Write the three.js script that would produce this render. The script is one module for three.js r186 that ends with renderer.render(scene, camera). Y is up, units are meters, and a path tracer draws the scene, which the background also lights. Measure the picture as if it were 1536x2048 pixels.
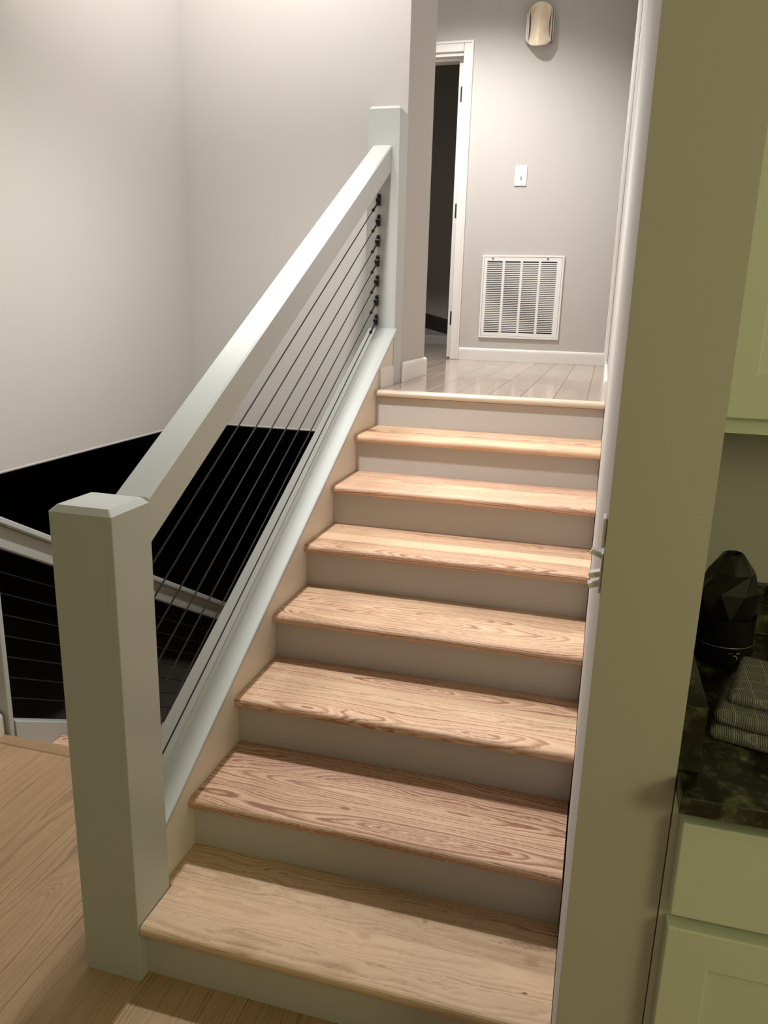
import * as THREE from 'three';
import { RoundedBoxGeometry } from 'three/addons/geometries/RoundedBoxGeometry.js';
import { RectAreaLightUniformsLib } from 'three/addons/lights/RectAreaLightUniformsLib.js';
import { mergeGeometries } from 'three/addons/utils/BufferGeometryUtils.js';

// ------------------------------------------------------------------ camera
const scene = new THREE.Scene();
scene.background = new THREE.Color(0x000000);
const camera = new THREE.PerspectiveCamera(2 * Math.atan(1024 / 1544) * 180 / Math.PI, 0.75, 0.02, 60);
{
  const yaw = 0.2662, pitch = -0.2571, roll = 0.0279;
  const fx = new THREE.Vector3(-Math.sin(yaw), 0, -Math.cos(yaw));
  const rx = new THREE.Vector3(Math.cos(yaw), 0, -Math.sin(yaw));
  const up = new THREE.Vector3(0, 1, 0);
  const fw = fx.clone().multiplyScalar(Math.cos(pitch)).addScaledVector(up, Math.sin(pitch));
  const u = up.clone().multiplyScalar(Math.cos(pitch)).addScaledVector(fx, -Math.sin(pitch));
  const u2 = u.clone().multiplyScalar(Math.cos(roll)).addScaledVector(rx, -Math.sin(roll));
  camera.position.set(0.8873, 1.4779, 1.2233);
  camera.up.copy(u2);
  camera.lookAt(camera.position.clone().add(fw));
  camera.updateMatrixWorld();
}
scene.add(camera);

// ------------------------------------------------------------------ renderer, exposure and the sizes of the lights
const renderer = new THREE.WebGLRenderer({ antialias: true });
renderer.toneMapping = THREE.LinearToneMapping;
renderer.toneMappingExposure = 1.0;
renderer.shadowMap.enabled = true;
RectAreaLightUniformsLib.init();
const STAIR_SPOT = { pos: [0.025, -1.02], colour: [1.0, 0.98, 0.955], cd: 8.0, angle: 1.5, penumbra: 0.6 };   // recessed in the low ceiling over the flight
const WELL_DISC = { pos: [-0.42, -1.60], colour: [1.0, 0.98, 0.96], nits: 104, size: 0.3 };                    // flush fitting in the tall ceiling of the stairwell
const DOWNLIGHT = { pos: [-0.12, 3.64, -3.22], colour: [1.0, 0.975, 0.94], cd: 21 };               // recessed in the hall ceiling
const KITCHEN = { pos: [2.35, 1.72, 1.55], colour: [1.0, 0.97, 0.50], cd: 2.05 };                 // opal pendant over the kitchen island

// ------------------------------------------------------------------ helpers
let seed = 7;
const rnd = () => { seed = (seed * 1664525 + 1013904223) >>> 0; return seed / 4294967296; };
const col = (r, g, b) => new THREE.Color().setRGB(r, g, b);
const names = {};
function numbered(n) { const k = names[n] = (names[n] ?? -1) + 1; return k ? `${n}_${String(k).padStart(3, '0')}` : n; }
function thing(name, label, category, group) {
  const o = new THREE.Group(); o.name = numbered(name); o.userData = { label, category };
  if (group) o.userData.group = group; scene.add(o); return o;
}
function structGroup(name, label) {
  const o = new THREE.Group(); o.name = name; o.userData = { kind: 'structure', label, category: name.split('_')[0] }; scene.add(o); return o;
}
function mesh(name, geo, m, parent, label) {
  const o = new THREE.Mesh(geo, m); o.name = name; o.castShadow = o.receiveShadow = true;
  if (label) o.userData.label = label;
  (parent || scene).add(o); return o;
}
function struct(name, geo, m, label) { const o = mesh(name, geo, m, scene); o.userData = { kind: 'structure', label, category: name.split('_')[0] }; return o; }
// box from min/max corners, uv in metres
function bx(x0, x1, y0, y1, z0, z1) {
  const g = new THREE.BoxGeometry(x1 - x0, y1 - y0, z1 - z0);
  g.translate((x0 + x1) / 2, (y0 + y1) / 2, (z0 + z1) / 2); metricUV(g); return g;
}
function rbx(x0, x1, y0, y1, z0, z1, r = 0.003, seg = 2) {
  const g = new RoundedBoxGeometry(x1 - x0, y1 - y0, z1 - z0, seg, r);
  g.translate((x0 + x1) / 2, (y0 + y1) / 2, (z0 + z1) / 2); metricUV(g); return g;
}
function metricUV(g) {
  const p = g.attributes.position, n = g.attributes.normal, uv = new Float32Array(p.count * 2);
  for (let i = 0; i < p.count; i++) {
    const ax = Math.abs(n.getX(i)), ay = Math.abs(n.getY(i)), az = Math.abs(n.getZ(i));
    let u, v;
    if (ay >= ax && ay >= az) { u = p.getX(i); v = p.getZ(i); } else if (ax >= az) { u = p.getZ(i); v = p.getY(i); } else { u = p.getX(i); v = p.getY(i); }
    uv[2 * i] = u; uv[2 * i + 1] = v;
  }
  g.setAttribute('uv', new THREE.BufferAttribute(uv, 2));
}
function merged(list) { return mergeGeometries(list.map(g => g.index ? g.toNonIndexed() : g)); }
// polygon given in (z, y), extruded along x from x0 to x1
function polyZY(pts, x0, x1, bevel = 0) {
  const s = new THREE.Shape(pts.map(([z, y]) => new THREE.Vector2(-z, y)));
  const g = new THREE.ExtrudeGeometry(s, { depth: x1 - x0 - 2 * bevel, bevelEnabled: bevel > 0, bevelSize: bevel, bevelThickness: bevel, bevelOffset: -bevel, bevelSegments: 2 });
  // local: X = -z, Y = y, Z = depth  ->  world x = depth, y = y, z = -X
  g.applyMatrix4(new THREE.Matrix4().makeBasis(new THREE.Vector3(0, 0, -1), new THREE.Vector3(0, 1, 0), new THREE.Vector3(1, 0, 0)));
  g.translate(x0 + bevel, 0, 0); metricUV(g); return g;
}
// polygon in (x, y), extruded along z from z0 to z1
function polyXY(pts, z0, z1, bevel = 0, holes = []) {
  const s = new THREE.Shape(pts.map(([x, y]) => new THREE.Vector2(x, y)));
  for (const h of holes) s.holes.push(new THREE.Path(h.map(([x, y]) => new THREE.Vector2(x, y))));
  const g = new THREE.ExtrudeGeometry(s, { depth: z1 - z0 - 2 * bevel, bevelEnabled: bevel > 0, bevelSize: bevel, bevelThickness: bevel, bevelOffset: -bevel, bevelSegments: 2 });
  g.translate(0, 0, z0 + bevel); metricUV(g); return g;
}
// hexahedral beam between two end frames: each end [x0, x1, yTop, yBottom, z], vertical end cuts, softened by small chamfers
function beam(a, b, c = 0.004) {
  const ring = e => { const [x0, x1, yt, yb, z] = e; return [[x0 + c, yb], [x1 - c, yb], [x1, yb + c], [x1, yt - c], [x1 - c, yt], [x0 + c, yt], [x0, yt - c], [x0, yb + c]].map(q => [q[0], q[1], z]); };
  const A = ring(a), B = ring(b), P = [];
  const quad = (p, q, r, s) => P.push(...p, ...q, ...r, ...p, ...r, ...s);
  for (let i = 0; i < 8; i++) { const j = (i + 1) % 8; quad(A[i], A[j], B[j], B[i]); }
  for (let i = 1; i < 7; i++) { P.push(...A[0], ...A[i + 1], ...A[i]); P.push(...B[0], ...B[i], ...B[i + 1]); }
  const g = new THREE.BufferGeometry();
  g.setAttribute('position', new THREE.Float32BufferAttribute(P, 3)); g.computeVertexNormals(); metricUV(g); return g;
}
function cyl(a, b, r, seg = 10, r2 = r) {
  const A = new THREE.Vector3(...a), B = new THREE.Vector3(...b), d = B.clone().sub(A), L = d.length();
  const g = new THREE.CylinderGeometry(r2, r, L, seg);
  g.applyQuaternion(new THREE.Quaternion().setFromUnitVectors(new THREE.Vector3(0, 1, 0), d.normalize()));
  const m = A.add(B).multiplyScalar(0.5); g.translate(m.x, m.y, m.z); return g;
}
// board lying flat: top face at y1 with eased edges; u runs along z (or x), v across, inside one row of an atlas
function board(x0, x1, y0, y1, z0, z1, row, rows, uOff, uLen, alongX = false, c = 0.0016) {
  const B = [[x0, y0, z0], [x1, y0, z0], [x1, y0, z1], [x0, y0, z1]];
  const S = B.map(p => [p[0], y1 - c, p[2]]);
  const Tt = [[x0 + c, y1, z0 + c], [x1 - c, y1, z0 + c], [x1 - c, y1, z1 - c], [x0 + c, y1, z1 - c]];
  const P = []; const quad = (p, q, r, s) => P.push(...p, ...r, ...q, ...p, ...s, ...r);
  quad(Tt[0], Tt[1], Tt[2], Tt[3]); quad(B[3], B[2], B[1], B[0]);
  for (let i = 0; i < 4; i++) { const j = (i + 1) % 4; quad(S[i], S[j], Tt[j], Tt[i]); quad(B[i], B[j], S[j], S[i]); }
  const g = new THREE.BufferGeometry(); g.setAttribute('position', new THREE.Float32BufferAttribute(P, 3)); g.computeVertexNormals();
  const n = P.length / 3, uv = new Float32Array(n * 2);
  for (let i = 0; i < n; i++) {
    const x = P[3 * i], z = P[3 * i + 2];
    const a = alongX ? (x - x0) : (z - z0), b = alongX ? (z - z0) / (z1 - z0) : (x - x0) / (x1 - x0);
    uv[2 * i] = uOff + a / uLen; uv[2 * i + 1] = (row + 0.04 + 0.92 * b) / rows;
  }
  g.setAttribute('uv', new THREE.BufferAttribute(uv, 2)); return g;
}

// ------------------------------------------------------------------ noise and textures
function hash(x, y, s) { let h = (x * 374761393 + y * 668265263 + s * 2147483647) | 0; h = Math.imul(h ^ (h >>> 13), 1274126177); h ^= h >>> 16; return (h >>> 0) / 4294967296; }
function vnoise(x, y, s = 0) {
  const xi = Math.floor(x), yi = Math.floor(y); let fx = x - xi, fy = y - yi; fx = fx * fx * (3 - 2 * fx); fy = fy * fy * (3 - 2 * fy);
  const a = hash(xi, yi, s), b = hash(xi + 1, yi, s), c = hash(xi, yi + 1, s), d = hash(xi + 1, yi + 1, s);
  return a + (b - a) * fx + (c - a) * fy + (a - b - c + d) * fx * fy;
}
const fbm = (x, y, s, o = 3) => { let v = 0, a = 0.5; for (let i = 0; i < o; i++) { v += a * vnoise(x, y, s + i); x *= 2.03; y *= 2.03; a *= 0.5; } return v; };
function tex(w, h, fn, srgb = true, repeat = true) {
  const d = new Uint8Array(w * h * 4), o = [0, 0, 0];
  for (let j = 0; j < h; j++) for (let i = 0; i < w; i++) { fn(i, j, o); const k = 4 * (j * w + i); d[k] = Math.max(0, Math.min(255, o[0])); d[k + 1] = Math.max(0, Math.min(255, o[1])); d[k + 2] = Math.max(0, Math.min(255, o[2])); d[k + 3] = 255; }
  const t = new THREE.DataTexture(d, w, h); t.magFilter = THREE.LinearFilter; t.minFilter = THREE.LinearMipmapLinearFilter; t.generateMipmaps = true;
  if (srgb) t.colorSpace = THREE.SRGBColorSpace; if (repeat) t.wrapS = t.wrapT = THREE.RepeatWrapping; t.needsUpdate = true; return t;
}
// one sawn stave: growth rings of a log cut by a plane; u along, v across in metres
function ringGrain(u, v, st) {
  const wob = (fbm(u * 2.6, v * 9, st.s, 3) - 0.45) * st.warp;
  const dv = v - st.c, h = st.h + wob * 1.6;
  const r = Math.sqrt(dv * dv + h * h) + wob * 0.35 + (vnoise(u * 16, v * 90, st.s + 9) - 0.5) * 0.003 + (vnoise(u * 110, v * 700, st.s + 5) - 0.5) * 0.0016;
  const t = r * st.freq + 2.2 * vnoise(r * 55, 0.5, st.s + 13), k = Math.floor(t), f = t - k;
  let late = f < 0.78 ? Math.pow(f / 0.78, 2.2) : (1 - f) / 0.22;
  late *= (0.25 + 0.75 * hash(k, 3, st.s)) * (0.45 + 0.75 * vnoise(u * 5, k * 1.7, st.s + 31));
  const pore = vnoise(u * 38, v * 1300, st.s + 21);
  return late * st.str + (pore > 0.6 ? (pore - 0.6) * 0.8 : 0) * (0.45 + 0.55 * late);
}
const mix = (a, b, t) => a + (b - a) * t;

// oak treads: eight rows, one per tread, each of four glued staves
const TREAD_ROWS = 8, TW = 1536, TH = 256;
const treadStrong = [0.25, 1.0, 0.85, 0.45, 0.45, 0.35, 0.5, 0.3];
const treadTone = [[-6, -2, -4], [-8, -10, -8], [-2, -2, -4], [2, 2, 0], [4, 2, 0], [4, 2, 2], [2, 0, -2], [0, 0, 0]];
const staves = [];
for (let r = 0; r < TREAD_ROWS; r++) {
  const cuts = [0, 0.055 + rnd() * 0.03]; while (cuts[cuts.length - 1] < 0.31) cuts.push(cuts[cuts.length - 1] + 0.055 + rnd() * 0.04);
  staves.push(cuts.slice(0, -1).map((c, i) => {
    const strong = rnd() < treadStrong[r];
    return { a: c, b: cuts[i + 1], s: 100 * r + 17 * i + 3, c: c + (rnd() * 1.2 - 0.1) * 0.07, h: strong ? 0.004 + rnd() * 0.012 : 0.05 + rnd() * 0.05, slope: strong ? (rnd() < 0.5 ? -1 : 1) * (0.045 + rnd() * 0.07) : 0.006,
      warp: strong ? 0.03 + rnd() * 0.02 : 0.008, freq: strong ? 130 + rnd() * 50 : 210 + rnd() * 90, str: (strong ? 1.9 : 0.8) * (0.6 + 0.4 * treadStrong[r]), tone: (rnd() - 0.5) * 16, pink: rnd() * 8 };
  }));
}
// dents and glue stains: row, u, v, half length, half width, depth of tone
const marks = [[0, 0.855, 0.215, 0.007, 0.0025, 130], [0, 0.86, 0.14, 0.022, 0.012, 26], [0, 0.5, 0.175, 0.02, 0.012, 20], [0, 0.26, 0.27, 0.05, 0.02, 18], [0, 0.47, 0.265, 0.06, 0.02, 16], [0, 0.62, 0.1, 0.009, 0.008, 34], [3, 0.8, 0.19, 0.011, 0.002, 120], [4, 0.88, 0.12, 0.016, 0.008, 24], [1, 0.88, 0.16, 0.02, 0.012, 22], [1, 0.38, 0.21, 0.018, 0.006, 60], [2, 0.43, 0.235, 0.016, 0.006, 50], [5, 0.34, 0.26, 0.006, 0.002, 70]];
const oakMap = tex(TW, TH * TREAD_ROWS, (i, j, o) => {
  const row = Math.floor(j / TH), v = (j - row * TH) / TH * 0.33, u = i / TW * 0.93;
  let st = staves[row][staves[row].length - 1]; for (const q of staves[row]) if (v >= q.a && v < q.b) { st = q; break; }
  const g = Math.min(1, ringGrain(u + st.s * 0.13, v, { ...st, slope: 0, h: st.h + st.slope * (u - 0.45) }));
  const blot = (fbm(u * 7, v * 16, 900 + row, 3) - 0.45) * 16, tn = treadTone[row];
  let sp = 0; for (const [rr, su, sv, rx_, ry_, k] of marks) if (rr === row) { const e = ((u - su) / rx_) ** 2 + ((v - sv) / ry_) ** 2; if (e < 1) sp += k * (1 - e); }
  o[0] = mix(222, 158, g) + st.tone + blot + tn[0] - sp; o[1] = mix(192, 115, g) - sp + st.tone * 0.95 - st.pink * 0.5 + blot + tn[1]; o[2] = mix(161, 89, g) - sp * 1.1 + st.tone * 0.8 - st.pink * 0.2 + blot * 0.8 + tn[2];
}, true, false);

// kitchen oak planks: four rows
const FW = 1024, FH = 256;
const fst = [0, 1, 2, 3].map(r => ({ s: 500 + r * 31, c: 0.05 + rnd() * 0.14, h: [0.012, 0.06, 0.02, 0.05][r], sl: [0.02, 0.006, -0.016, 0.01][r], warp: [0.055, 0.02, 0.045, 0.03][r], freq: [95, 130, 105, 120][r], str: [0.75, 0.55, 0.7, 0.6][r], tone: [4, -6, 0, 6][r] }));
const floorMap = tex(FW, FH * 4, (i, j, o) => {
  const row = Math.floor(j / FH), v = (j - row * FH) / FH * 0.247, u = i / FW * 2.0, st = fst[row];
  const g = Math.min(1, ringGrain(u, v, { ...st, slope: 0, h: st.h + st.sl * (u - 0.9) }));
  const b = (fbm(u * 4, v * 14, 700 + row, 3) - 0.45) * 26 + st.tone;
  o[0] = mix(178, 124, g) + b; o[1] = mix(148, 97, g) + b * 0.95; o[2] = mix(114, 70, g) + b * 0.9;
});
const floorBump = tex(FW, FH * 4, (i, j, o) => {
  const row = Math.floor(j / FH), v = (j - row * FH) / FH * 0.247, u = i / FW * 2.0, st = fst[row];
  const g = Math.min(1, ringGrain(u, v, { ...st, slope: 0, h: st.h + st.sl * (u - 0.9) })); o[0] = o[1] = o[2] = 255 * (1 - g);
}, false);
// landing boards: pale grey-brown wood-look, four rows
const landMap = tex(512, 512, (i, j, o) => {
  const row = Math.floor(j / 128), v = (j - row * 128) / 128 * 0.13, u = i / 512 * 1.2;
  const g = Math.min(1, ringGrain(u, v, { s: 800 + row * 13, c: 0.04 + row * 0.02, h: 0.02 + 0.02 * (u - 0.5), slope: 0, warp: 0.04, freq: 120, str: 0.6 }));
  const b = (fbm(u * 5, v * 20, 830 + row, 3) - 0.45) * 26 + [5, -4, 0, -8][row];
  o[0] = mix(178, 148, g) + b; o[1] = mix(160, 128, g) + b; o[2] = mix(146, 112, g) + b;
});
// polished dark granite
const graniteMap = tex(512, 512, (i, j, o) => {
  const a = fbm(i / 9, j / 9, 41, 3), b = fbm(i / 26, j / 26, 43, 3), c = vnoise(i / 2.2, j / 2.2, 47);
  let k = 26 + 34 * Math.max(0, b - 0.36) * 4 + (a > 0.46 ? (a - 0.46) * 190 : 0) + (c > 0.8 ? 30 : 0) * (b > 0.42 ? 1 : 0.2);
  o[0] = k * 0.98; o[1] = k * 1.0; o[2] = k * 0.76;
});
// woven towel
const towelMap = tex(256, 256, (i, j, o) => {
  const rib = 0.5 + 0.5 * Math.sin(i / 256 * Math.PI * 2 * 40), grid = (i % 64 < 6 || j % 64 < 6) ? 26 : 0, n = vnoise(i / 2, j / 2, 61) * 30;
  o[0] = 96 + rib * 18 + grid + n; o[1] = 98 + rib * 18 + grid + n; o[2] = 94 + rib * 18 + grid + n;
});
const towelBump = tex(256, 256, (i, j, o) => { const rib = 0.5 + 0.5 * Math.sin(i / 256 * Math.PI * 2 * 40); o[0] = o[1] = o[2] = 255 * (0.6 * rib + 0.4 * vnoise(i / 2, j / 2, 61)); }, false);
// rolled wall paint relief
const paintBump = tex(512, 512, (i, j, o) => { o[0] = o[1] = o[2] = 255 * (0.6 * vnoise(i / 3, j / 3, 71) + 0.4 * vnoise(i / 7, j / 7, 73)); }, false);
paintBump.repeat.set(2.2, 2.2);
// mottled alabaster
const alabMap = tex(128, 128, (i, j, o) => { const a = fbm(i / 22, j / 22, 81, 4); o[0] = 246 + 12 * a; o[1] = 218 + 42 * a; o[2] = 176 + 76 * a; });

// ------------------------------------------------------------------ materials
const std = (o) => new THREE.MeshStandardMaterial(o);
const M = {
  wall: std({ color: col(0.53, 0.505, 0.475), roughness: 0.85, bumpMap: paintBump, bumpScale: 0.00012 }),
  ceiling: std({ color: col(0.78, 0.77, 0.74), roughness: 0.9 }),
  trim: std({ color: col(0.80, 0.775, 0.735), roughness: 0.35 }),
  rail: std({ color: col(0.51, 0.535, 0.52), roughness: 0.38 }),
  skirt: std({ color: col(0.72, 0.66, 0.56), roughness: 0.45 }),
  oak: std({ map: oakMap, roughness: 0.62 }),
  plank: std({ map: floorMap, roughness: 0.48, bumpMap: floorBump, bumpScale: 0.0004 }),
  nosingFloor: std({ map: floorMap, roughness: 0.48 }),
  landing: std({ map: landMap, roughness: 0.14 }),
  landNose: std({ color: col(0.66, 0.56, 0.44), roughness: 0.35 }),
  gap: std({ color: col(0.05, 0.04, 0.03), roughness: 0.9 }),
  black: std({ color: col(0.012, 0.012, 0.012), roughness: 0.4, metalness: 0.2 }),
  cable: std({ color: col(0.014, 0.014, 0.013), roughness: 0.5, metalness: 0.2 }),
  carpet: std({ color: col(0.30, 0.26, 0.215), roughness: 1.0 }),
  door: std({ color: col(0.78, 0.77, 0.75), roughness: 0.4 }),
  vent: std({ color: col(0.84, 0.83, 0.81), roughness: 0.4 }),
  duct: std({ color: col(0.46, 0.46, 0.46), roughness: 0.6, metalness: 0.3 }),
  chrome: std({ color: col(0.62, 0.60, 0.58), roughness: 0.25, metalness: 1.0 }),
  alabaster: new THREE.MeshPhysicalMaterial({ map: alabMap, roughness: 0.35, transmission: 0.2, thickness: 0 }),
  plastic: std({ color: col(0.82, 0.81, 0.79), roughness: 0.35 }),
  cabinet: std({ color: col(0.66, 0.70, 0.60), roughness: 0.42 }),
  granite: std({ map: graniteMap, roughness: 0.16 }),
  towel: std({ map: towelMap, roughness: 1.0, bumpMap: towelBump, bumpScale: 0.0012 }),
  diffuser: std({ color: col(0.005, 0.005, 0.005), roughness: 0.3 }),
  print: std({ color: col(0.45, 0.45, 0.42), roughness: 0.6 }),
  wenge: std({ color: col(0.012, 0.008, 0.008), roughness: 0.35 }),
  steel: std({ color: col(0.35, 0.35, 0.34), roughness: 0.3, metalness: 1.0 }),
  glow: std({ color: col(0.9, 0.88, 0.84), roughness: 0.5, emissive: col(1, 0.93, 0.82), emissiveIntensity: 3 }),
  glowKitchen: std({ color: col(0.9, 0.88, 0.8), roughness: 0.5, emissive: col(1, 0.97, 0.5), emissiveIntensity: 1.2 }),
};

// ------------------------------------------------------------------ sizes (metres)
const R = 0.1443, T = 0.261, NR = 8, LY = NR * R;          // rise, run, risers, landing height
const XR = 0.912;                                            // stair side of the wall on the right
const XW = -1.05;                                            // stairwell wall on the left
const ZB = -2.24, ZC = -2.73, ZH = -4.155;                   // stairwell back wall, hall corner, hall end wall
const CEIL = 3.66, KCEIL = 2.445, ZK = -1.12, LOWC = 0.9, LOWF = -1.5;    // ceilings and the lower floor
const PITCH = R / T;

// ------------------------------------------------------------------ room shell
// left wall: full height beside the kitchen, cut away below LOWC beside the stairwell
struct('wall_left', polyZY([[3.3, LOWF], [-0.76, LOWF], [-0.76, LOWC], [ZB, LOWC], [ZB, CEIL], [3.3, CEIL]].map(p => p), XW - 0.12, XW), M.wall, 'greige painted wall beside the stairwell, open underneath');
struct('wall_back', bx(XW - 0.12, -0.001, LOWC, CEIL, ZC, ZB), M.wall, 'greige painted wall block behind the upper newel post');
struct('wall_right', bx(XR, XR + 0.119, 0, CEIL, ZH, 0.26), M.wall, 'wall between the stairs and the kitchen counter, its end facing the kitchen');
// hall end wall with door opening
struct('wall_hall', polyXY([[-2.6, LY], [-0.9, LY], [-0.9, 3.06], [-0.135, 3.06], [-0.135, LY], [XR + 0.119, LY], [XR + 0.119, CEIL], [-2.6, CEIL]], ZH - 0.12, ZH, 0, [[[0.078, 1.331], [0.078, 1.818], [0.565, 1.818], [0.565, 1.331]]]), M.wall, 'greige hall end wall holding the return air grille');
struct('wall_hall_left', bx(-2.72, -2.6, LY, CEIL, ZH - 0.12, ZC), M.wall, 'side wall at the far end of the hall');
struct('wall_hall_front', bx(-2.6, XW - 0.12, LY, CEIL, ZC, ZC + 0.12), M.wall, 'hall wall beside the stairwell block');
// unlit bedroom behind the door
struct('wall_bedroom', merged([bx(-2.72, -2.6, LY, CEIL, -6.5, ZH - 0.12), bx(0.6, 0.72, LY, CEIL, -6.5, ZH - 0.12), bx(-2.72, 0.72, LY, CEIL, -6.62, -6.5)]), M.wall, 'greige walls of the unlit room beyond the door');
// kitchen shell
struct('wall_kitchen_back', bx(XR + 0.119, 3.2, 0, KCEIL, -0.42, -0.3), M.wall, 'kitchen wall behind the counter');
struct('wall_kitchen_right', bx(3.2, 3.32, 0, KCEIL, -0.42, 3.3), M.wall, 'kitchen side wall');
struct('wall_front', bx(XW - 0.12, 3.32, 0, KCEIL, 3.3, 3.42), M.wall, 'kitchen wall opposite the stairs');
struct('wall_header', bx(XW, XR, KCEIL, CEIL, ZK, ZK + 0.12), M.wall, 'drop wall between the kitchen ceiling and the tall stairwell');
struct('ceiling', bx(-2.72, XR + 0.119, CEIL, CEIL + 0.1, -6.62, ZK + 0.12), M.ceiling, 'white ceiling over stairs and hall');
struct('ceiling_kitchen', merged([bx(XW, XR, KCEIL, KCEIL + 0.1, ZK + 0.12, 0.26), bx(XW, XR + 0.119, KCEIL, KCEIL + 0.1, 0.26, 3.3), bx(XR + 0.119, 3.32, KCEIL, KCEIL + 0.1, -0.42, 3.3)]), M.ceiling, 'white kitchen ceiling');

// lower level: dark room reached by the lower flight
struct('wall_lower', merged([bx(-11.2, -11.1, LOWF, LOWC, -12.6, 3.3), bx(-11.2, 0, LOWF, LOWC, -12.7, -12.6), bx(-11.2, XW - 0.12, LOWF, LOWC, 3.2, 3.3), bx(-0.001, 0.1, LOWF, LOWC, -12.6, ZB + 0.13)]), M.wall, 'greige walls of the unlit lower level');
struct('ceiling_lower', merged([bx(-11.2, XW - 0.12, LOWC + 0.0005, LOWC + 0.1, -12.7, 3.3), bx(XW - 0.12, 0.1, LOWC + 0.0005, LOWC + 0.1, -12.7, ZC - 0.0005)]), M.ceiling, 'ceiling of the unlit lower level');
struct('floor_lower', bx(-11.2, 0.1, LOWF - 0.1, LOWF, -12.7, 3.3), M.carpet, 'brown carpet of the unlit lower level');
// rounded corner bead along the lower edges of the two stairwell walls
struct('trim_3', merged([cyl([XW - 0.004, LOWC + 0.004, -0.76], [XW - 0.004, LOWC + 0.004, ZB], 0.006, 10), cyl([XW, LOWC + 0.004, ZB - 0.004], [-0.135, LOWC + 0.004, ZB - 0.004], 0.006, 10)]), M.wall, 'painted corner bead along the lower edge of the stairwell walls');

// kitchen floor of wide oak planks
{
  const fl = structGroup('floor', 'wide brown oak plank floor below the stairs');
  mesh('subfloor', merged([bx(XW, -0.1, -0.12, -0.014, -0.7, 3.3), bx(-0.1, 3.2, -0.12, -0.014, -0.05, 3.3)]), M.gap, fl);
  const w = 0.247;
  for (let c = -5; c < 13; c++) {
    let x0 = 0.02 + c * w, x1 = x0 + w; if (x1 <= XW) continue; x0 = Math.max(x0, XW + 0.001); x1 = Math.min(x1, 3.199);
    let z = c < 0 ? -0.706 : -0.03, first = true, row = (c + 20) % 4;
    while (z < 3.25) {
      const L = first ? 1.1 + rnd() * 0.75 : 1.2 + rnd() * 0.6, z1 = Math.min(3.299, z + L); first = false;
      mesh('plank', board(x0 + 0.0004, x1 - 0.0004, -0.014, 0, z + 0.0004, z1 - 0.0004, row, 4, rnd() * 0.02, 2.0), M.plank, fl);
      row = (row + 1 + Math.floor(rnd() * 2)) % 4; z = z1;
    }
  }
  mesh('edge_nosing', (() => { const g = board(XW + 0.002, -0.11, -0.03, 0.001, -0.764, -0.707, 1, 4, 0.1, 2.0, true, 0.006); return g; })(), M.nosingFloor, fl, 'plain oak nosing along the edge above the lower flight');
}
// landing floor
{
  const fl = structGroup('floor_landing', 'grey-brown plank floor of the upper hall');
  mesh('subfloor', merged([bx(-0.001, XR, LOWC, LY - 0.012, ZC, -1.86), bx(-2.6, XR, LOWC, LY - 0.012, -6.5, ZC)]), M.gap, fl);
  const w = 0.1285; let k = 0;
  for (let x = 0.841 - 14 * w; x < XR; x += w, k++) {
    const x0 = Math.max(x, -0.9), x1 = Math.min(x + w, XR - 0.001); if (x1 - x0 < 0.01) continue;
    const zs = x1 < 0.012 ? ZC : -1.872; let z = zs, L = 0.25 + 0.9 * ((k * 0.37) % 1);
    const xs = x0;
    while (z > -6.49) {
      let z0 = Math.max(z - L, -6.499); if (x0 < 0 && z > ZC && z0 < ZC) z0 = ZC;
      mesh('plank', board((z > ZC ? Math.max(xs, 0.001) : x0) + 0.0006, x1 - 0.0006, LY - 0.012, LY, z0 + 0.0006, z - 0.0006, Math.floor(rnd() * 4), 4, rnd() * 0.2, 1.2 * 1.25), M.landing, fl);
      z = z0; L = 1.15;
    }
  }
}

// baseboards: rounded-top profile along x or z
function baseboardX(name, x0, x1, zFace, y, label, h = 0.082, t = 0.014) {     // on a wall facing +z
  const s = new THREE.Shape(); s.moveTo(0, 0); s.lineTo(t, 0); s.lineTo(t, h - 0.022); s.quadraticCurveTo(t, h, 0, h); s.closePath();
  const g = new THREE.ExtrudeGeometry(s, { depth: x1 - x0, bevelEnabled: false, curveSegments: 6 });
  g.applyMatrix4(new THREE.Matrix4().makeBasis(new THREE.Vector3(0, 0, 1), new THREE.Vector3(0, 1, 0), new THREE.Vector3(-1, 0, 0)));
  g.translate(x1, y, zFace); return g;
}
function baseboardZ(z0, z1, xFace, dir, y, h = 0.082, t = 0.014) {                 // on a wall facing dir * x
  const s = new THREE.Shape(); s.moveTo(0, 0); s.lineTo(t, 0); s.lineTo(t, h - 0.022); s.quadraticCurveTo(t, h, 0, h); s.closePath();
  const g = new THREE.ExtrudeGeometry(s, { depth: z1 - z0, bevelEnabled: false, curveSegments: 6 });
  if (dir > 0) { g.translate(0, 0, 0); } else { g.applyMatrix4(new THREE.Matrix4().makeRotationY(Math.PI)); g.translate(0, 0, z1 - z0); }
  g.translate(xFace, y, z0); return g;
}
struct('baseboard_hall', baseboardX('b', -0.075, XR - 0.0005, ZH + 0.0005, LY + 0.0005), M.trim, 'white rounded baseboard under the return air grille');
struct('baseboard_corner', merged([baseboardZ(ZC - 0.002, ZB - 0.005, 0.0, 1, LY + 0.0005, 0.09, 0.016), (() => { const g = new THREE.SphereGeometry(0.001, 6, 4); g.translate(0.005, LY + 0.02, ZC); return g; })()]), M.trim, 'white rounded baseboard on the wall block behind the upper newel');
struct('baseboard_right', baseboardZ(ZH + 0.02, -1.862, XR - 0.0005, -1, LY + 0.0005), M.trim, 'white baseboard along the right wall of the hall');
struct('baseboard_left', baseboardZ(-0.757, 3.29, XW + 0.0005, 1, 0.0012, 0.085, 0.042), M.trim, 'white baseboard along the left kitchen wall');
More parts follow.
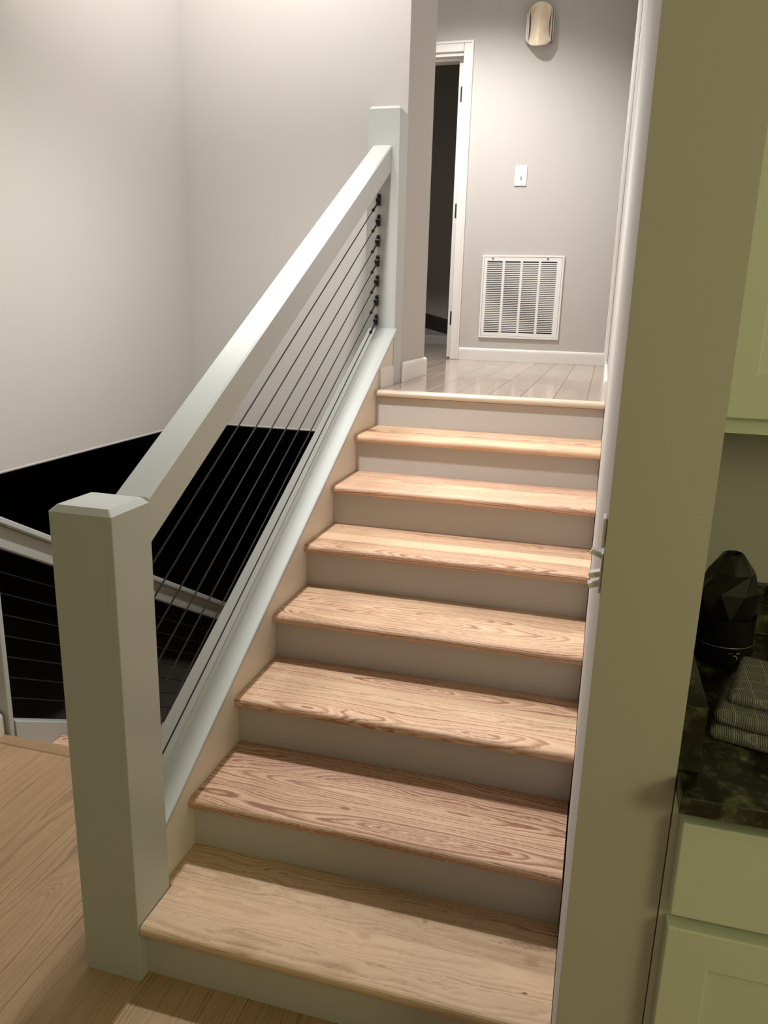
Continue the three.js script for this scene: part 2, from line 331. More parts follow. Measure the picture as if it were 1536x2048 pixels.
struct('baseboard_bedroom', merged([baseboardX('b', -2.5, 0.5, -6.499, LY + 0.0005, '', 0.085)]), M.trim, 'white baseboard in the unlit room');

// ------------------------------------------------------------------ staircase
// tread: bullnose profile swept along x, uv row of the oak atlas
function treadGeo(x0, x1, yTop, zFront, zBack, th, row, xRef = 0) {
  const r = th / 2, prof = [];
  prof.push([zBack, yTop - th]); prof.push([zFront - r, yTop - th]);
  for (let a = -80; a <= 80; a += 20) prof.push([zFront - r + r * Math.cos(a * Math.PI / 180), yTop - r + r * Math.sin(a * Math.PI / 180)]);
  prof.push([zFront - r, yTop]); prof.push([zBack, yTop]);
  const P = [], U = [];
  const len = [0]; for (let i = 1; i < prof.length; i++) len.push(len[i - 1] + Math.hypot(prof[i][0] - prof[i - 1][0], prof[i][1] - prof[i - 1][1]));
  const tot = len[len.length - 1];
  const uvOf = (x, i) => [(x - xRef) / 0.93, (row + 0.03 + 0.94 * Math.min(1, (tot - len[i]) / 0.34)) / TREAD_ROWS];
  const put = (x, i) => { P.push(x, prof[i][1], prof[i][0]); U.push(...uvOf(x, i)); };
  for (let i = 0; i + 1 < prof.length; i++) { put(x0, i); put(x1, i); put(x1, i + 1); put(x0, i); put(x1, i + 1); put(x0, i + 1); }
  for (let i = 1; i + 1 < prof.length; i++) { put(x1, 0); put(x1, i + 1); put(x1, i); put(x0, 0); put(x0, i); put(x0, i + 1); }
  const g = new THREE.BufferGeometry(); g.setAttribute('position', new THREE.Float32BufferAttribute(P, 3)); g.setAttribute('uv', new THREE.Float32BufferAttribute(U, 2));
  g.computeVertexNormals(); return g;
}
{
  const st = thing('staircase', 'flight of oak treads with greige painted risers between railing and wall', 'staircase');
  const OV = 0.028, TH_ = 0.027;
  for (let k = 1; k <= NR; k++) {
    const zf = -(k - 1) * T, y = k * R;
    const y0 = (k - 1) * R + 0.0003;
    mesh('riser', bx(k === 1 ? 0.0195 : 0.0005, XR - 0.002, y0, y - TH_ - 0.0002, zf - OV - 0.018, zf - OV), M.wall, st, k === 1 ? 'lowest riser' : undefined);
    if (k < NR) {
      const zb = -k * T - OV - 0.0185, x1 = XR - (k === 2 ? 0.004 : 0.0015);
      const g = k === 1 ? merged([treadGeo(0.021, x1, y, zf, -0.136, TH_, 0), bx(0.021, x1, y - TH_, y, zb, -0.1362)].slice(0, 0).concat([treadGeo(0.021, x1, y, zf, zb, TH_, 0), (() => { const s = treadGeo(0.001, 0.0208, y, -0.137, zb, TH_, 0); return s; })()]))
        : treadGeo(0.001, x1, y, zf, zb, TH_, k - 1);
      mesh('tread', g, M.oak, st);
    }
  }
  mesh('landing_nosing', treadGeo(0.001, XR - 0.0015, LY + 0.002, -(NR - 1) * T, -1.871, 0.026, 7), M.landNose, st, 'pale tan nosing at the landing edge');
  // skirt wall carrying the railing cap: top edge follows the cap
  const capY = z => 0.317 + (-0.132 - z) * 0.5455 - 0.0185;
  const sk = struct('wall_skirt', polyZY([[-0.136, 0.0005], [-0.136, capY(-0.136)], [-2.105, capY(-2.105)], [-2.105, LY - 0.05], [ZB + 0.14, LOWF], [-0.784, LOWF], [-0.784, 0.0005]], -0.10, 0), M.skirt, 'cream painted skirt wall below the railing cap');
  // short return of baseboard on the skirt at landing level
  mesh('baseboard_return', (() => { const g = baseboardZ(-2.092, -1.89, 0.0005, 1, LY + 0.0005, 0.088, 0.008); return g; })(), M.trim, sk, 'short white baseboard piece beside the upper newel');
}
// lower flight going down to the dark level
{
  const st = thing('staircase', 'oak flight descending to the dark lower level behind the near newel post', 'staircase');
  const flip = g => { g.scale(1, 1, -1); const p = g.attributes.position, u = g.attributes.uv; for (let i = 0; i < p.count; i += 3) for (const a of [p, u]) { const n = a.itemSize; for (let c = 0; c < n; c++) { const t = a.array[(i + 1) * n + c]; a.array[(i + 1) * n + c] = a.array[(i + 2) * n + c]; a.array[(i + 2) * n + c] = t; } } g.computeVertexNormals(); return g; };
  for (let k = 1; k <= 9; k++) {
    const zf = -0.764 - (k - 1) * T, y = -k * R;                       // downhill edge of the step above
    mesh('tread', flip(treadGeo(-0.983, -0.102, y, -(zf - T), -(zf + 0.03), 0.027, (k + 2) % 7, -1)), M.oak, st);
    mesh('riser', bx(-0.983, -0.102, y + 0.0003, y + R - (k === 1 ? 0.031 : 0.0275), zf + 0.012, zf + 0.029), M.wall, st);
  }
}

// ------------------------------------------------------------------ railing beside the upper flight
function newel(parent, x0, x1, y0, y1, z0, z1, label) {
  const c = 0.012;
  const P = []; const B = [[x0, z0], [x1, z0], [x1, z1], [x0, z1]];
  const ring = (y, i) => [[x0 + i, y, z0 + i], [x1 - i, y, z0 + i], [x1 - i, y, z1 - i], [x0 + i, y, z1 - i]];
  const e = 0.0025;
  const oct = (y, i) => { const a = x0 + i, b = x1 - i, m = z0 + i, n = z1 - i; return [[a + e, y, m], [b - e, y, m], [b, y, m + e], [b, y, n - e], [b - e, y, n], [a + e, y, n], [a, y, n - e], [a, y, m + e]]; };
  const A = oct(y0, 0), C = oct(y1 - c, 0), D = oct(y1, c);
  const quad = (p, q, r, s) => P.push(...p, ...r, ...q, ...p, ...s, ...r);
  for (let i = 0; i < 8; i++) { const j = (i + 1) % 8; quad(A[i], A[j], C[j], C[i]); quad(C[i], C[j], D[j], D[i]); }
  for (let i = 1; i < 7; i++) { P.push(...D[0], ...D[i + 1], ...D[i]); P.push(...A[0], ...A[i], ...A[i + 1]); }
  const g = new THREE.BufferGeometry(); g.setAttribute('position', new THREE.Float32BufferAttribute(P, 3)); g.computeVertexNormals(); metricUV(g);
  return mesh('newel_post', g, M.rail, parent, label);
}
// end fitting of a cable: plate on the post, clevis, swage rod towards dir
function tensioner(parent, p, dir, sgn) {
  const d = new THREE.Vector3(...dir), q = t => [p[0] + d.x * t, p[1] + d.y * t, p[2] + d.z * t];
  mesh('tensioner', merged([
    rbx(p[0] - 0.008, p[0] + 0.008, p[1] - 0.021, p[1] + 0.025, Math.min(p[2], p[2] + sgn * 0.006), Math.max(p[2], p[2] + sgn * 0.006), 0.0028, 2),
    (() => { const g = new THREE.SphereGeometry(0.0075, 10, 8); g.translate(p[0], p[1] + 0.018, p[2] + sgn * 0.007); return g; })(),
    (() => { const g = new THREE.SphereGeometry(0.0075, 10, 8); g.translate(p[0], p[1] - 0.014, p[2] + sgn * 0.007); return g; })(),
    cyl([p[0] - 0.009, p[1], p[2] + sgn * 0.012], [p[0] + 0.009, p[1], p[2] + sgn * 0.012], 0.010, 12),
    cyl(q(0.012), q(0.03), 0.006, 10), cyl(q(0.03), q(0.095), 0.0042, 10), cyl(q(0.095), q(0.105), 0.0068, 10), cyl(q(0.105), q(0.135), 0.0034, 8, 0.0022)].map(g => { g.deleteAttribute('uv'); return g; })), M.black, parent, 'black cable tensioner with clevis');
}
{
  const ra = thing('stair_railing', 'pale grey wooden stair railing with seven black cables along the oak treads', 'railing');
  const nw = newel(ra, -0.1216, 0.0191, 0.0005, 1.0936, -0.1317, 0.0019, 'near square newel post with chamfered top');
  mesh('corner_board', rbx(-0.0005 + 0.002, 0.0191, 0.0006, 1.0815, 0.0017, 0.0024, 0.0003, 1), M.rail, nw);
  newel(ra, -0.134, 0.003, LY + 0.0005, 2.281, -2.2395, -2.108, 'far square newel post against the wall block');
  // handrail, flush with the near newel, inset on the far one
  mesh('handrail', beam([-0.065, 0.0165, 1.091, 0.990, -0.1325], [-0.113, -0.030, 2.131, 2.026, -2.1075], 0.005), M.rail, ra, 'square section sloping handrail');
  mesh('bottom_cap', beam([-0.113, 0.017, 0.317, 0.2985, -0.1325], [-0.113, 0.013, 1.397, 1.3785, -2.1075], 0.0025), M.rail, ra, 'flat sloping cap board under the cables');
  const s = 0.5455, L = Math.hypot(1, s);
  for (let k = 0; k < 7; k++) {
    const yU = 1.918 - k * 0.0815, yL = yU - (2.108 - 0.132) * s, x = -0.079, xl = -0.055;
    const a = [x, yU, -2.108], b = [xl, yL, -0.132];
    const cb = mesh('cable', cyl([x, yU - 0.02 * s, -2.088], [xl, yL, -0.1318], 0.0022, 8), M.cable, ra, 'thin dark steel cable');
    const dx = xl - x, n = Math.hypot(dx, yL - yU, 1.976);
    tensioner(cb, a, [dx / n, (yL - yU) / n, 1.976 / n], 1);
  }
}
// railing of the lower flight
{
  const ra = thing('stair_railing', 'pale grey cable railing sloping down into the dark lower level', 'railing');
  const x0 = XW - 0.012, x1 = -0.985, zs = -0.765;
  newel(ra, x0 + 0.014, x1 - 0.006, -0.2, 0.93, zs - 0.024, zs - 0.002, 'half post fixed to the end of the left wall');
  const f = z => -(-0.83 - z) * 0.565;
  const hr = (a, b, t, u, c, n, l) => mesh(n, beam([a, b, t + f(zs - 0.024), u + f(zs - 0.024), zs - 0.0245], [a, b, t + f(-3.1), u + f(-3.1), -3.1], c), M.rail, ra, l);
  hr(x0, x1, 0.772, 0.748, 0.004, 'handrail', 'flat sloping handrail of the lower flight');
  hr(x0 + 0.012, x1 - 0.03, 0.7478, 0.664, 0.004, 'sub_rail', 'inset board under the handrail');
  mesh('curb', beam([x0 + 0.004, x1, 0.046 + (-0.78 - (zs - 0.024)) * -0.565, -0.20, zs - 0.0245], [x0 + 0.004, x1, 0.046 - (3.1 - 0.78) * 0.565, -1.49, -3.1], 0.004), M.rail, ra, 'painted curb below the cables');
  for (let k = 0; k < 7; k++) {
    const y = 0.60 - k * 0.079; const z0 = zs - 0.0246;
    mesh('cable', cyl([(x0 + x1) / 2, y, z0], [(x0 + x1) / 2, y - (3.1 + z0) * 0.565, -3.1], 0.0022, 6), M.cable, ra, 'thin dark steel cable');
  }
  newel(ra, x0, x1, LOWF + 0.001, -0.40, -3.17, -3.1005, 'lower post of the descending railing');
}

// ------------------------------------------------------------------ hall: door, casing, grille, switch, sconce
{
  const cs = structGroup('trim_1', 'white door casing around the dark bedroom doorway');
  const t = 0.016;
  mesh('side_casing', rbx(-0.137, -0.076, LY + 0.0005, 3.122, ZH + 0.0005, ZH + t, 0.004), M.trim, cs);
  mesh('back_band', rbx(-0.09, -0.076, LY + 0.0005, 3.122, ZH + t, ZH + t + 0.005, 0.0022), M.trim, cs);
  mesh('head_casing', rbx(-0.965, -0.138, 3.061, 3.122, ZH + 0.0005, ZH + t, 0.004), M.trim, cs);
  mesh('head_band', rbx(-0.965, -0.0905, 3.108, 3.122, ZH + t + 0.0002, ZH + t + 0.005, 0.0022), M.trim, cs);
  mesh('far_casing', rbx(-0.965, -0.9, LY + 0.0005, 3.0608, ZH + 0.0005, ZH + t, 0.004), M.trim, cs);
  mesh('head_jamb', bx(-0.9, -0.1355, 3.04, 3.0605, ZH - 0.12, ZH + 0.0003), M.trim, cs);
  mesh('door_stop', bx(-0.9, -0.1355, 3.026, 3.0398, ZH - 0.12, ZH - 0.05), M.trim, cs);
  const d = structGroup('door_1', 'white bedroom door standing open into the dark room');
  mesh('door_leaf', rbx(-0.172, -0.1375, LY + 0.012, 3.025, ZH - 0.82, ZH - 0.045, 0.002), M.door, d);
  for (const y of [2.83, 2.125, 1.43]) mesh('hinge', merged([rbx(-0.158, -0.139, y - 0.045, y + 0.045, ZH - 0.0445, ZH - 0.042, 0.001), cyl([-0.1405, y - 0.045, ZH - 0.036], [-0.1405, y + 0.045, ZH - 0.036], 0.0055, 10).toNonIndexed()].map(g => { g.deleteAttribute('uv'); return g; })), M.black, d, 'black door hinge');
}
{
  const b = thing('floor_beam', 'dark sloping timber beam seen low through the bedroom doorway', 'beam');
  mesh('upper_beam', beam([-1.15, -0.9, 1.5, 1.43, -5.85], [-0.3, -0.05, 1.3, 1.22, -5.851], 0.01).scale(1, 1, 1), M.wenge, b);
}
{
  const v = thing('return_air_grille', 'square white return air grille above the hall baseboard', 'vent');
  const x0 = 0.055, x1 = 0.588, y0 = 1.308, y1 = 1.841, z = ZH + 0.0005;
  mesh('outer_frame', polyXY([[x0, y0], [x1, y0], [x1, y1], [x0, y1]], z, z + 0.012, 0.002, [[[x0 + 0.012, y0 + 0.012], [x0 + 0.012, y1 - 0.012], [x1 - 0.012, y1 - 0.012], [x1 - 0.012, y0 + 0.012]]]), M.vent, v);
  const gx0 = x0 + 0.033, gx1 = x1 - 0.045, gy0 = y0 + 0.037, gy1 = y1 - 0.037, n = 39, mull = 0.016;
  const cw = (gx1 - gx0 - 3 * mull) / 4;
  const holes = []; for (let c = 0; c < 4; c++) { const a = gx0 + c * (cw + mull); holes.push([[a, gy0], [a, gy1], [a + cw, gy1], [a + cw, gy0]]); }
  mesh('inner_frame', polyXY([[x0 + 0.0135, y0 + 0.0135], [x1 - 0.0135, y0 + 0.0135], [x1 - 0.0135, y1 - 0.0135], [x0 + 0.0135, y1 - 0.0135]], z, z + 0.0105, 0.001, holes), M.vent, v);
  const hx0 = 0.0785, hx1 = 0.5645, hy0 = 1.3315, hy1 = 1.8175, zd = ZH - 1.2;   // sheet-metal duct running back through the wall
  mesh('duct', merged([bx(hx0, hx0 + 0.001, hy0, hy1, zd, ZH), bx(hx1 - 0.001, hx1, hy0, hy1, zd, ZH), bx(hx0, hx1, hy0, hy0 + 0.001, zd, ZH), bx(hx0, hx1, hy1 - 0.001, hy1, zd, ZH), bx(hx0, hx1, hy0, hy1, zd - 0.001, zd)]), M.duct, v, 'grey sheet metal duct behind the louvres');
  const pitch = (gy1 - gy0) / n, sg = new THREE.BoxGeometry(cw + 0.001, pitch * 0.54, 0.004);
  for (let c = 0; c < 4; c++) for (let r = 1; r < n; r++) { const o = mesh('louvre', sg, M.vent, v); o.position.set(gx0 + c * (cw + mull) + cw / 2, gy0 + r * pitch, z + 0.0062); }
  for (const u of [0.13, 0.80]) mesh('latch', rbx(x0 + u * (x1 - x0) - 0.005, x0 + u * (x1 - x0) + 0.005, y1 - 0.026, y1 - 0.010, z + 0.0102, z + 0.0145, 0.0018), M.steel, v, 'small metal turn latch');
}
{
  const s = thing('light_switch', 'white toggle switch plate on the hall end wall', 'switch');
  const z = ZH + 0.0005;
  mesh('cover_plate', rbx(0.231, 0.308, 2.267, 2.39, z, z + 0.006, 0.0026), M.plastic, s);
  mesh('toggle_collar', rbx(0.263, 0.276, 2.314, 2.343, z + 0.006, z + 0.0075, 0.0005), M.plastic, s);
  mesh('toggle', (() => { const g = rbx(-0.0035, 0.0035, -0.007, 0.007, 0, 0.014, 0.0012); g.rotateX(0.5); g.translate(0.2695, 2.325, z + 0.006); return g; })(), M.plastic, s);
  for (const y of [2.298, 2.359]) mesh('screw', cyl([0.2695, y, z + 0.006], [0.2695, y, z + 0.0072], 0.003, 10), M.plastic, s);
}
{
  const s = thing('wall_sconce', 'peach alabaster wall sconce with silver side plates on the hall end wall', 'wall lamp');
  const cx = 0.331, cy = 3.163, z = ZH + 0.0005;
  mesh('back_plate', rbx(cx - 0.088, cx + 0.082, cy - 0.075, cy + 0.075, z, z + 0.018, 0.004), M.chrome, s, 'brushed silver back plate');
  for (const sd of [-1, 1]) mesh('side_plate', merged([rbx(cx + sd * 0.079 - 0.005, cx + sd * 0.079 + 0.005, cy - 0.078, cy + 0.078, z, z + 0.05, 0.002), rbx(cx + sd * 0.068 - 0.005, cx + sd * 0.068 + 0.005, cy - 0.088, cy + 0.085, z, z + 0.066, 0.002)]), M.chrome, s, 'stepped silver side plate');
  // curved shade, waisted sides and arched top and bottom
  const nu = 24, nv = 24, P = [], I = [], U = [];
  const half = t => 0.062 - 0.012 * Math.cos(t * Math.PI);   // t -1..1, narrower at mid
  for (const off of [0, -0.006]) for (let j = 0; j <= nv; j++) for (let i = 0; i <= nu; i++) {
    const a = i / nu * 2 - 1, t = j / nv * 2 - 1, w = 0.0535 + 0.0115 * t * t;
    const arch = 0.083 + 0.034 * Math.sqrt(Math.max(0, 1 - a * a * 0.97));
    P.push(cx + a * w, cy + t * arch, z + 0.048 + off + 0.045 * Math.cos(a * 1.25)); U.push(i / nu, j / nv);
  }
  const N = (nu + 1) * (nv + 1), id = (i, j, l) => l * N + j * (nu + 1) + i;
  for (let j = 0; j < nv; j++) for (let i = 0; i < nu; i++) { I.push(id(i, j, 0), id(i + 1, j, 0), id(i + 1, j + 1, 0), id(i, j, 0), id(i + 1, j + 1, 0), id(i, j + 1, 0)); I.push(id(i, j, 1), id(i + 1, j + 1, 1), id(i + 1, j, 1), id(i, j, 1), id(i, j + 1, 1), id(i + 1, j + 1, 1)); }
  for (let i = 0; i < nu; i++) { for (const j of [0, nv]) I.push(id(i, j, 0), id(i, j, 1), id(i + 1, j, 1), id(i, j, 0), id(i + 1, j, 1), id(i + 1, j, 0)); }
  for (let j = 0; j < nv; j++) { for (const i of [0, nu]) I.push(id(i, j, 0), id(i, j + 1, 0), id(i, j + 1, 1), id(i, j, 0), id(i, j + 1, 1), id(i, j, 1)); }
  const g = new THREE.BufferGeometry(); g.setAttribute('position', new THREE.Float32BufferAttribute(P, 3)); g.setAttribute('uv', new THREE.Float32BufferAttribute(U, 2)); g.setIndex(I); g.computeVertexNormals();
  mesh('lamp_shade', g, M.alabaster, s, 'mottled peach alabaster shade');
  mesh('bracket', bx(cx - 0.012, cx + 0.012, cy - 0.02, cy + 0.02, z + 0.018, z + 0.086), M.chrome, s);
}
// casing of a hall door in the right wall, seen edge-on
{
  const cs = structGroup('trim_2', 'white casing on the right hall wall, seen edge-on');
  for (const [a, b] of [[-3.05, -2.985], [-3.93, -3.865]]) { mesh('side_casing', rbx(XR - 0.016, XR - 0.0005, LY + 0.09, 3.2, a, b, 0.004), M.trim, cs); mesh('side_band', rbx(XR - 0.021, XR - 0.0162, LY + 0.09, 3.2, a, a + 0.02, 0.002), M.trim, cs); }
  mesh('head_casing', rbx(XR - 0.016, XR - 0.0005, 3.2005, 3.265, -3.93, -2.985, 0.004), M.trim, cs);
  mesh('door_panel', bx(XR - 0.004, XR - 0.0005, LY + 0.09, 3.2, -3.8645, -3.0505), M.door, cs);
}
// small hook bracket near the front edge of the right wall
{
  const h = thing('wall_hook', 'small white plastic hook plate with three prongs on the stair wall edge', 'hook');
  const x = XR - 0.0005, z = 0.243;
  mesh('back_plate', merged([rbx(x - 0.0025, x, 1.134, 1.187, z - 0.012, z + 0.012, 0.001), rbx(x - 0.0045, x, 1.195, 1.234, z - 0.014, z + 0.014, 0.002)]), M.plastic, h);
  for (const [y, t] of [[1.182, 0.45], [1.159, -0.35], [1.146, -0.45]]) mesh('prong', (() => { const g = rbx(-0.0155, 0, -0.0035, 0.0035, -0.007, 0.007, 0.0012); g.rotateZ(-t * 0.8); g.translate(x - 0.001, y, z); return g; })(), M.plastic, h);
}

// ------------------------------------------------------------------ kitchen: base cabinet, counter, upper cabinet, diffuser, towel
const KX = XR + 0.119 + 0.001, CY = 0.9;
{
  const c = thing('base_cabinet', 'sage painted kitchen base cabinet with drawers under the granite counter', 'cabinet');
  const zf = 0.262;
  mesh('carcass', bx(KX + 0.0005, 1.55, 0.1, CY - 0.026, -0.299, zf), M.cabinet, c);
  mesh('toe_kick', bx(KX + 0.0005, 1.55, 0.0005, 0.0998, -0.299, zf - 0.06), M.cabinet, c);
  const dx0 = 1.042, dx1 = 1.54, z0 = zf + 0.0005, z1 = 0.288;
  const d1 = mesh('drawer', rbx(dx0, dx1, 0.707, 0.849, z0, z1, 0.003), M.cabinet, c, 'flat top drawer front');
  const knob = (y, p, x = 1.2) => mesh('knob', merged([cyl([x, y, z1], [x, y, z1 + 0.014], 0.006, 12), (() => { const g = new THREE.SphereGeometry(0.014, 16, 10); g.scale(1, 1, 0.6); g.translate(x, y, z1 + 0.02); return g; })()].map(g => { g.deleteAttribute('uv'); return g; })), M.black, p);
  knob(0.778, d1);
  for (const [ya, yb] of [[0.405, 0.688], [0.105, 0.388]]) {
    const hole = [[dx0 + 0.057, ya + 0.057], [dx0 + 0.057, yb - 0.057], [dx1 - 0.057, yb - 0.057], [dx1 - 0.057, ya + 0.057]];
    const d = mesh('drawer', polyXY([[dx0, ya], [dx1, ya], [dx1, yb], [dx0, yb]], z0, z1, 0.002, [hole]), M.cabinet, c, 'framed drawer front with recessed panel');
    mesh('panel', bx(dx0 + 0.055, dx1 - 0.055, ya + 0.055, yb - 0.055, z0, z1 - 0.008), M.cabinet, d);
    knob((ya + yb) / 2, d, 1.29);
  }
}
{
  const k = thing('granite_counter', 'polished dark granite counter with low upstands beside the wall end', 'countertop');
  mesh('slab', rbx(KX, 3.195, CY - 0.0255, CY, -0.2995, 0.31, 0.003), M.granite, k);
  mesh('side_upstand', rbx(KX, KX + 0.0275, CY + 0.0003, CY + 0.095, -0.278, 0.25, 0.002), M.granite, k, 'upstand against the side wall');
  mesh('back_upstand', rbx(KX, 3.195, CY + 0.0003, CY + 0.098, -0.2995, -0.2785, 0.002), M.granite, k, 'upstand against the back wall');
}
{
  const c = thing('upper_cabinet', 'sage painted wall cabinet with a framed door above the counter', 'cabinet');
  const x0 = KX + 0.0005, x1 = 1.55, y0 = 1.335, y1 = 2.35, zf = 0.012;
  mesh('carcass', bx(x0, x1, y0, y1, -0.2995, zf), M.cabinet, c);
  const dx0 = x0 + 0.004, a = 0.062, yb = y0 + 0.006, yt = y1 - 0.01;
  const hole = [[dx0 + a, yb + a], [dx0 + a, yt - a], [x1 - 0.004 - a, yt - a], [x1 - 0.004 - a, yb + a]];
  const d = mesh('door', polyXY([[dx0, yb], [x1 - 0.004, yb], [x1 - 0.004, yt], [dx0, yt]], zf + 0.0005, zf + 0.021, 0.002, [hole]), M.cabinet, c);
  mesh('panel', bx(dx0 + a - 0.002, x1 - 0.006 - a, yb + a - 0.002, yt - a + 0.002, zf + 0.0005, zf + 0.012), M.cabinet, d);
  mesh('knob', cyl([x1 - 0.04, yb + 0.06, zf + 0.021], [x1 - 0.04, yb + 0.06, zf + 0.045], 0.012, 14), M.black, d);
  mesh('bottom_rail', bx(x0, x1, y0 - 0.018, y0 - 0.0002, -0.01, zf - 0.001), M.cabinet, c);
}
{
  const d = thing('aroma_diffuser', 'black faceted aroma diffuser standing on the granite counter', 'diffuser');
  const x = 1.134, z = -0.15, y = CY + 0.0006;
  const prof = [[0.0, 0], [0.046, 0], [0.05, 0.004], [0.0525, 0.02], [0.0525, 0.036]].map(p => new THREE.Vector2(...p));
  const g1 = new THREE.LatheGeometry(prof, 40); g1.translate(x, y, z);
  const base = mesh('base', g1, M.diffuser, d);
  mesh('ring', (() => { const g = new THREE.TorusGeometry(0.0522, 0.0011, 8, 60); g.rotateX(Math.PI / 2); g.translate(x, y + 0.0375, z); return g; })(), M.steel, d, 'thin silver ring');
  // faceted cover: rings of points, triangulated flat
  const rings = [[0.051, 0.039, 0, 40], [0.050, 0.085, 0, 8], [0.049, 0.128, 0.5, 8], [0.038, 0.16, 0, 8], [0.0175, 0.19, 0.5, 8]];
  const pt = (r, i, n, off, h) => { const a = (i + off) / n * Math.PI * 2; return [x + r * Math.cos(a), y + h, z + r * Math.sin(a)]; };
  const P = []; const n = 8;
  for (let k = 0; k < 4; k++) {
    const [ra, ha, oa] = rings[k], [rb, hb, ob] = rings[k + 1];
    for (let i = 0; i < n; i++) {
      if (k === 0) { const m = 5; for (let q = 0; q < m; q++) { const A0 = pt(ra, i * m + q, n * m, 0, ha), A1 = pt(ra, i * m + q + 1, n * m, 0, ha), B0 = pt(rb * (1 - 0.0), i * m + q, n * m, 0, hb), B1 = pt(rb, i * m + q + 1, n * m, 0, hb); P.push(...A0, ...B0, ...A1, ...A1, ...B0, ...B1); } continue; }
      const d2 = ob - oa > 0 ? 0 : -1;
      const A0 = pt(ra, i, n, oa, ha), A1 = pt(ra, i + 1, n, oa, ha), B0 = pt(rb, i + d2, n, ob, hb), B1 = pt(rb, i + d2 + 1, n, ob, hb);
      if (d2 === 0) P.push(...A0, ...B0, ...A1, ...A1, ...B0, ...B1); else P.push(...A0, ...B1, ...A1, ...A0, ...B0, ...B1);
    }
  }
  for (let i = 0; i < n; i++) { const A = pt(0.0175, i, n, 0.5, 0.19), B = pt(0.0175, i + 1, n, 0.5, 0.19), A2 = pt(0.013, i, n, 0.5, 0.192), B2 = pt(0.013, i + 1, n, 0.5, 0.192), A3 = pt(0.011, i, n, 0.5, 0.178), B3 = pt(0.011, i + 1, n, 0.5, 0.178); P.push(...A, ...A2, ...B, ...B, ...A2, ...B2, ...A2, ...A3, ...B2, ...B2, ...A3, ...B3, ...A3, x, y + 0.178, z, ...B3); }
  const g = new THREE.BufferGeometry(); g.setAttribute('position', new THREE.Float32BufferAttribute(P, 3)); g.computeVertexNormals();
  mesh('cover', g, M.diffuser, d, 'faceted black cover with open spout');
  // printed marks: row of dots and a crescent on the base front
  const marks = []; const on = (a, h, w, hh) => { const b = new THREE.BoxGeometry(w, hh, 0.0006); b.rotateY(a); b.translate(x + 0.0528 * Math.sin(a), y + h, z + 0.0528 * Math.cos(a)); return b; };
  for (const [a, h, w, hh] of [[0.12, 0.0285, 0.0018, 0.0012], [0.2, 0.0285, 0.0018, 0.0012], [0.36, 0.029, 0.0026, 0.0014], [0.43, 0.029, 0.0026, 0.0014]]) marks.push(on(a, h, w, hh));
  for (let i = 0; i < 7; i++) { const t = i / 6 * 2.2 - 0.5; marks.push(on(0.3 + 0.09 * Math.sin(t) * 0.9, 0.0195 + 0.0052 * Math.cos(t), 0.0016, 0.0013)); }
  mesh('printed_marks', merged(marks), M.print, base, 'small pale printed dots and crescent');
}
{
  const t = thing('folded_towel', 'grey ribbed dish towel folded in a stack on the counter', 'towel');
  const layer = (x0, x1, z0, z1, y0, h, s) => {
    const g = new RoundedBoxGeometry(x1 - x0, h, z1 - z0, 8, h * 0.48), p = g.attributes.position;
    for (let i = 0; i < p.count; i++) {
      const X = p.getX(i), Y = p.getY(i), Z = p.getZ(i), up = Y > 0 ? 1 : 0.15;
      p.setY(i, Y + up * ((fbm(X * 22 + s, Z * 22, 90 + s, 3) - 0.45) * 0.018 + Math.sin(X * 40 + Z * 60 + s) * 0.0014)); p.setX(i, X + (vnoise(Y * 60, Z * 40, s) - 0.5) * 0.006);
    }
    g.computeVertexNormals(); g.rotateY(-0.28); g.translate((x0 + x1) / 2, y0 + h / 2, (z0 + z1) / 2); return g;
  };
  const split = (g) => { const p = g.attributes.position, uv = g.attributes.uv; for (let i = 0; i < p.count; i++) uv.setXY(i, p.getX(i) * 9, (p.getZ(i) + p.getY(i)) * 9); return g; };
  mesh('lower_fold', split(layer(1.0975, 1.3975, 0.02, 0.20, CY + 0.001, 0.022, 3)), M.towel, t);
  mesh('middle_fold', split(layer(1.104, 1.3975, 0.018, 0.192, CY + 0.022, 0.021, 8)), M.towel, t);
  mesh('upper_fold', split(layer(1.118, 1.3975, 0.008, 0.160, CY + 0.042, 0.020, 14)), M.towel, t);
}

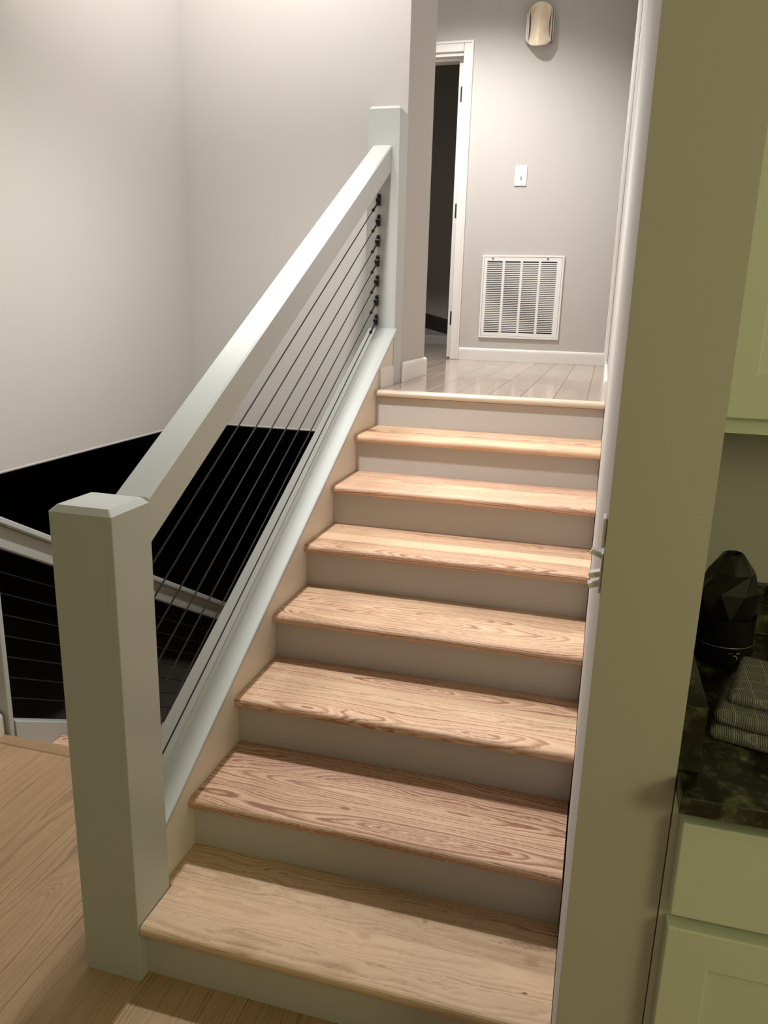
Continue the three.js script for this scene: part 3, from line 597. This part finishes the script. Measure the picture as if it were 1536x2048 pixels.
// ------------------------------------------------------------------ lamps
function discLight(label, cfg, y, name) {
  const p = thing('disc_light', label, 'lamp');
  const [x, z] = cfg.pos, r = cfg.size * 0.56;
  mesh('trim_ring', (() => { const g = new THREE.TorusGeometry(r + 0.012, 0.01, 10, 40); g.rotateX(Math.PI / 2); g.scale(1, 0.6, 1); g.translate(x, y - 0.006, z); return g; })(), M.trim, p);
  mesh('lens', cyl([x, y - 0.008, z], [x, y - 0.0005, z], r, 32), M.glow, p);
  const l = new THREE.RectAreaLight(col(...cfg.colour), cfg.nits, cfg.size, cfg.size); l.position.set(x, y - 0.013, z); l.lookAt(x, 0, z); l.name = name; p.add(l);
}
discLight('round disc light in the tall stairwell ceiling', WELL_DISC, CEIL, 'well_light');
{
  const p = thing('recessed_downlight', 'round recessed downlight in the low ceiling over the oak treads', 'lamp');
  const [x, z] = STAIR_SPOT.pos, y = KCEIL;
  mesh('trim_ring', (() => { const g = new THREE.TorusGeometry(0.05, 0.007, 8, 32); g.rotateX(Math.PI / 2); g.translate(x, y - 0.007, z); return g; })(), M.trim, p);
  mesh('lens', cyl([x, y - 0.007, z], [x, y - 0.001, z], 0.046, 28), M.glow, p);
  const l = new THREE.SpotLight(col(...STAIR_SPOT.colour), STAIR_SPOT.cd, 0, STAIR_SPOT.angle, STAIR_SPOT.penumbra, 2); l.position.set(x, y - 0.02, z); l.target.position.set(x, 0, z); l.castShadow = true; l.shadow.radius = 2; l.name = 'stair_light'; p.add(l); p.add(l.target);
}
{
  const p = thing('recessed_downlight', 'round recessed downlight in the hall ceiling', 'lamp');
  const [x, , z] = DOWNLIGHT.pos;
  mesh('trim_ring', (() => { const g = new THREE.TorusGeometry(0.075, 0.008, 8, 32); g.rotateX(Math.PI / 2); g.translate(x, CEIL - 0.008, z); return g; })(), M.trim, p);
  mesh('lens', cyl([x, CEIL - 0.008, z], [x, CEIL - 0.001, z], 0.07, 28), M.glow, p);
  const l = new THREE.SpotLight(col(...DOWNLIGHT.colour), DOWNLIGHT.cd, 0, 1.2, 0.55, 2); l.position.set(...DOWNLIGHT.pos); l.target.position.set(x, 0, z); l.castShadow = true; l.shadow.radius = 2.5; l.name = 'downlight'; p.add(l); p.add(l.target);
}
{
  const p = thing('pendant_lamp', 'opal globe pendant hanging in the kitchen', 'lamp');
  const [x, y, z] = KITCHEN.pos;
  mesh('globe', (() => { const g = new THREE.SphereGeometry(0.19, 32, 20); g.translate(x, y, z); return g; })(), M.glowKitchen, p);
  mesh('stem', cyl([x, y + 0.188, z], [x, KCEIL - 0.02, z], 0.005, 8), M.black, p);
  mesh('canopy', cyl([x, KCEIL - 0.02, z], [x, KCEIL - 0.0005, z], 0.06, 24), M.black, p);
  const l = new THREE.PointLight(col(...KITCHEN.colour), KITCHEN.cd, 0, 2); l.position.set(x, y, z); l.castShadow = true; l.shadow.radius = 16; l.name = 'pendant_light'; p.add(l);
}

renderer.render(scene, camera);
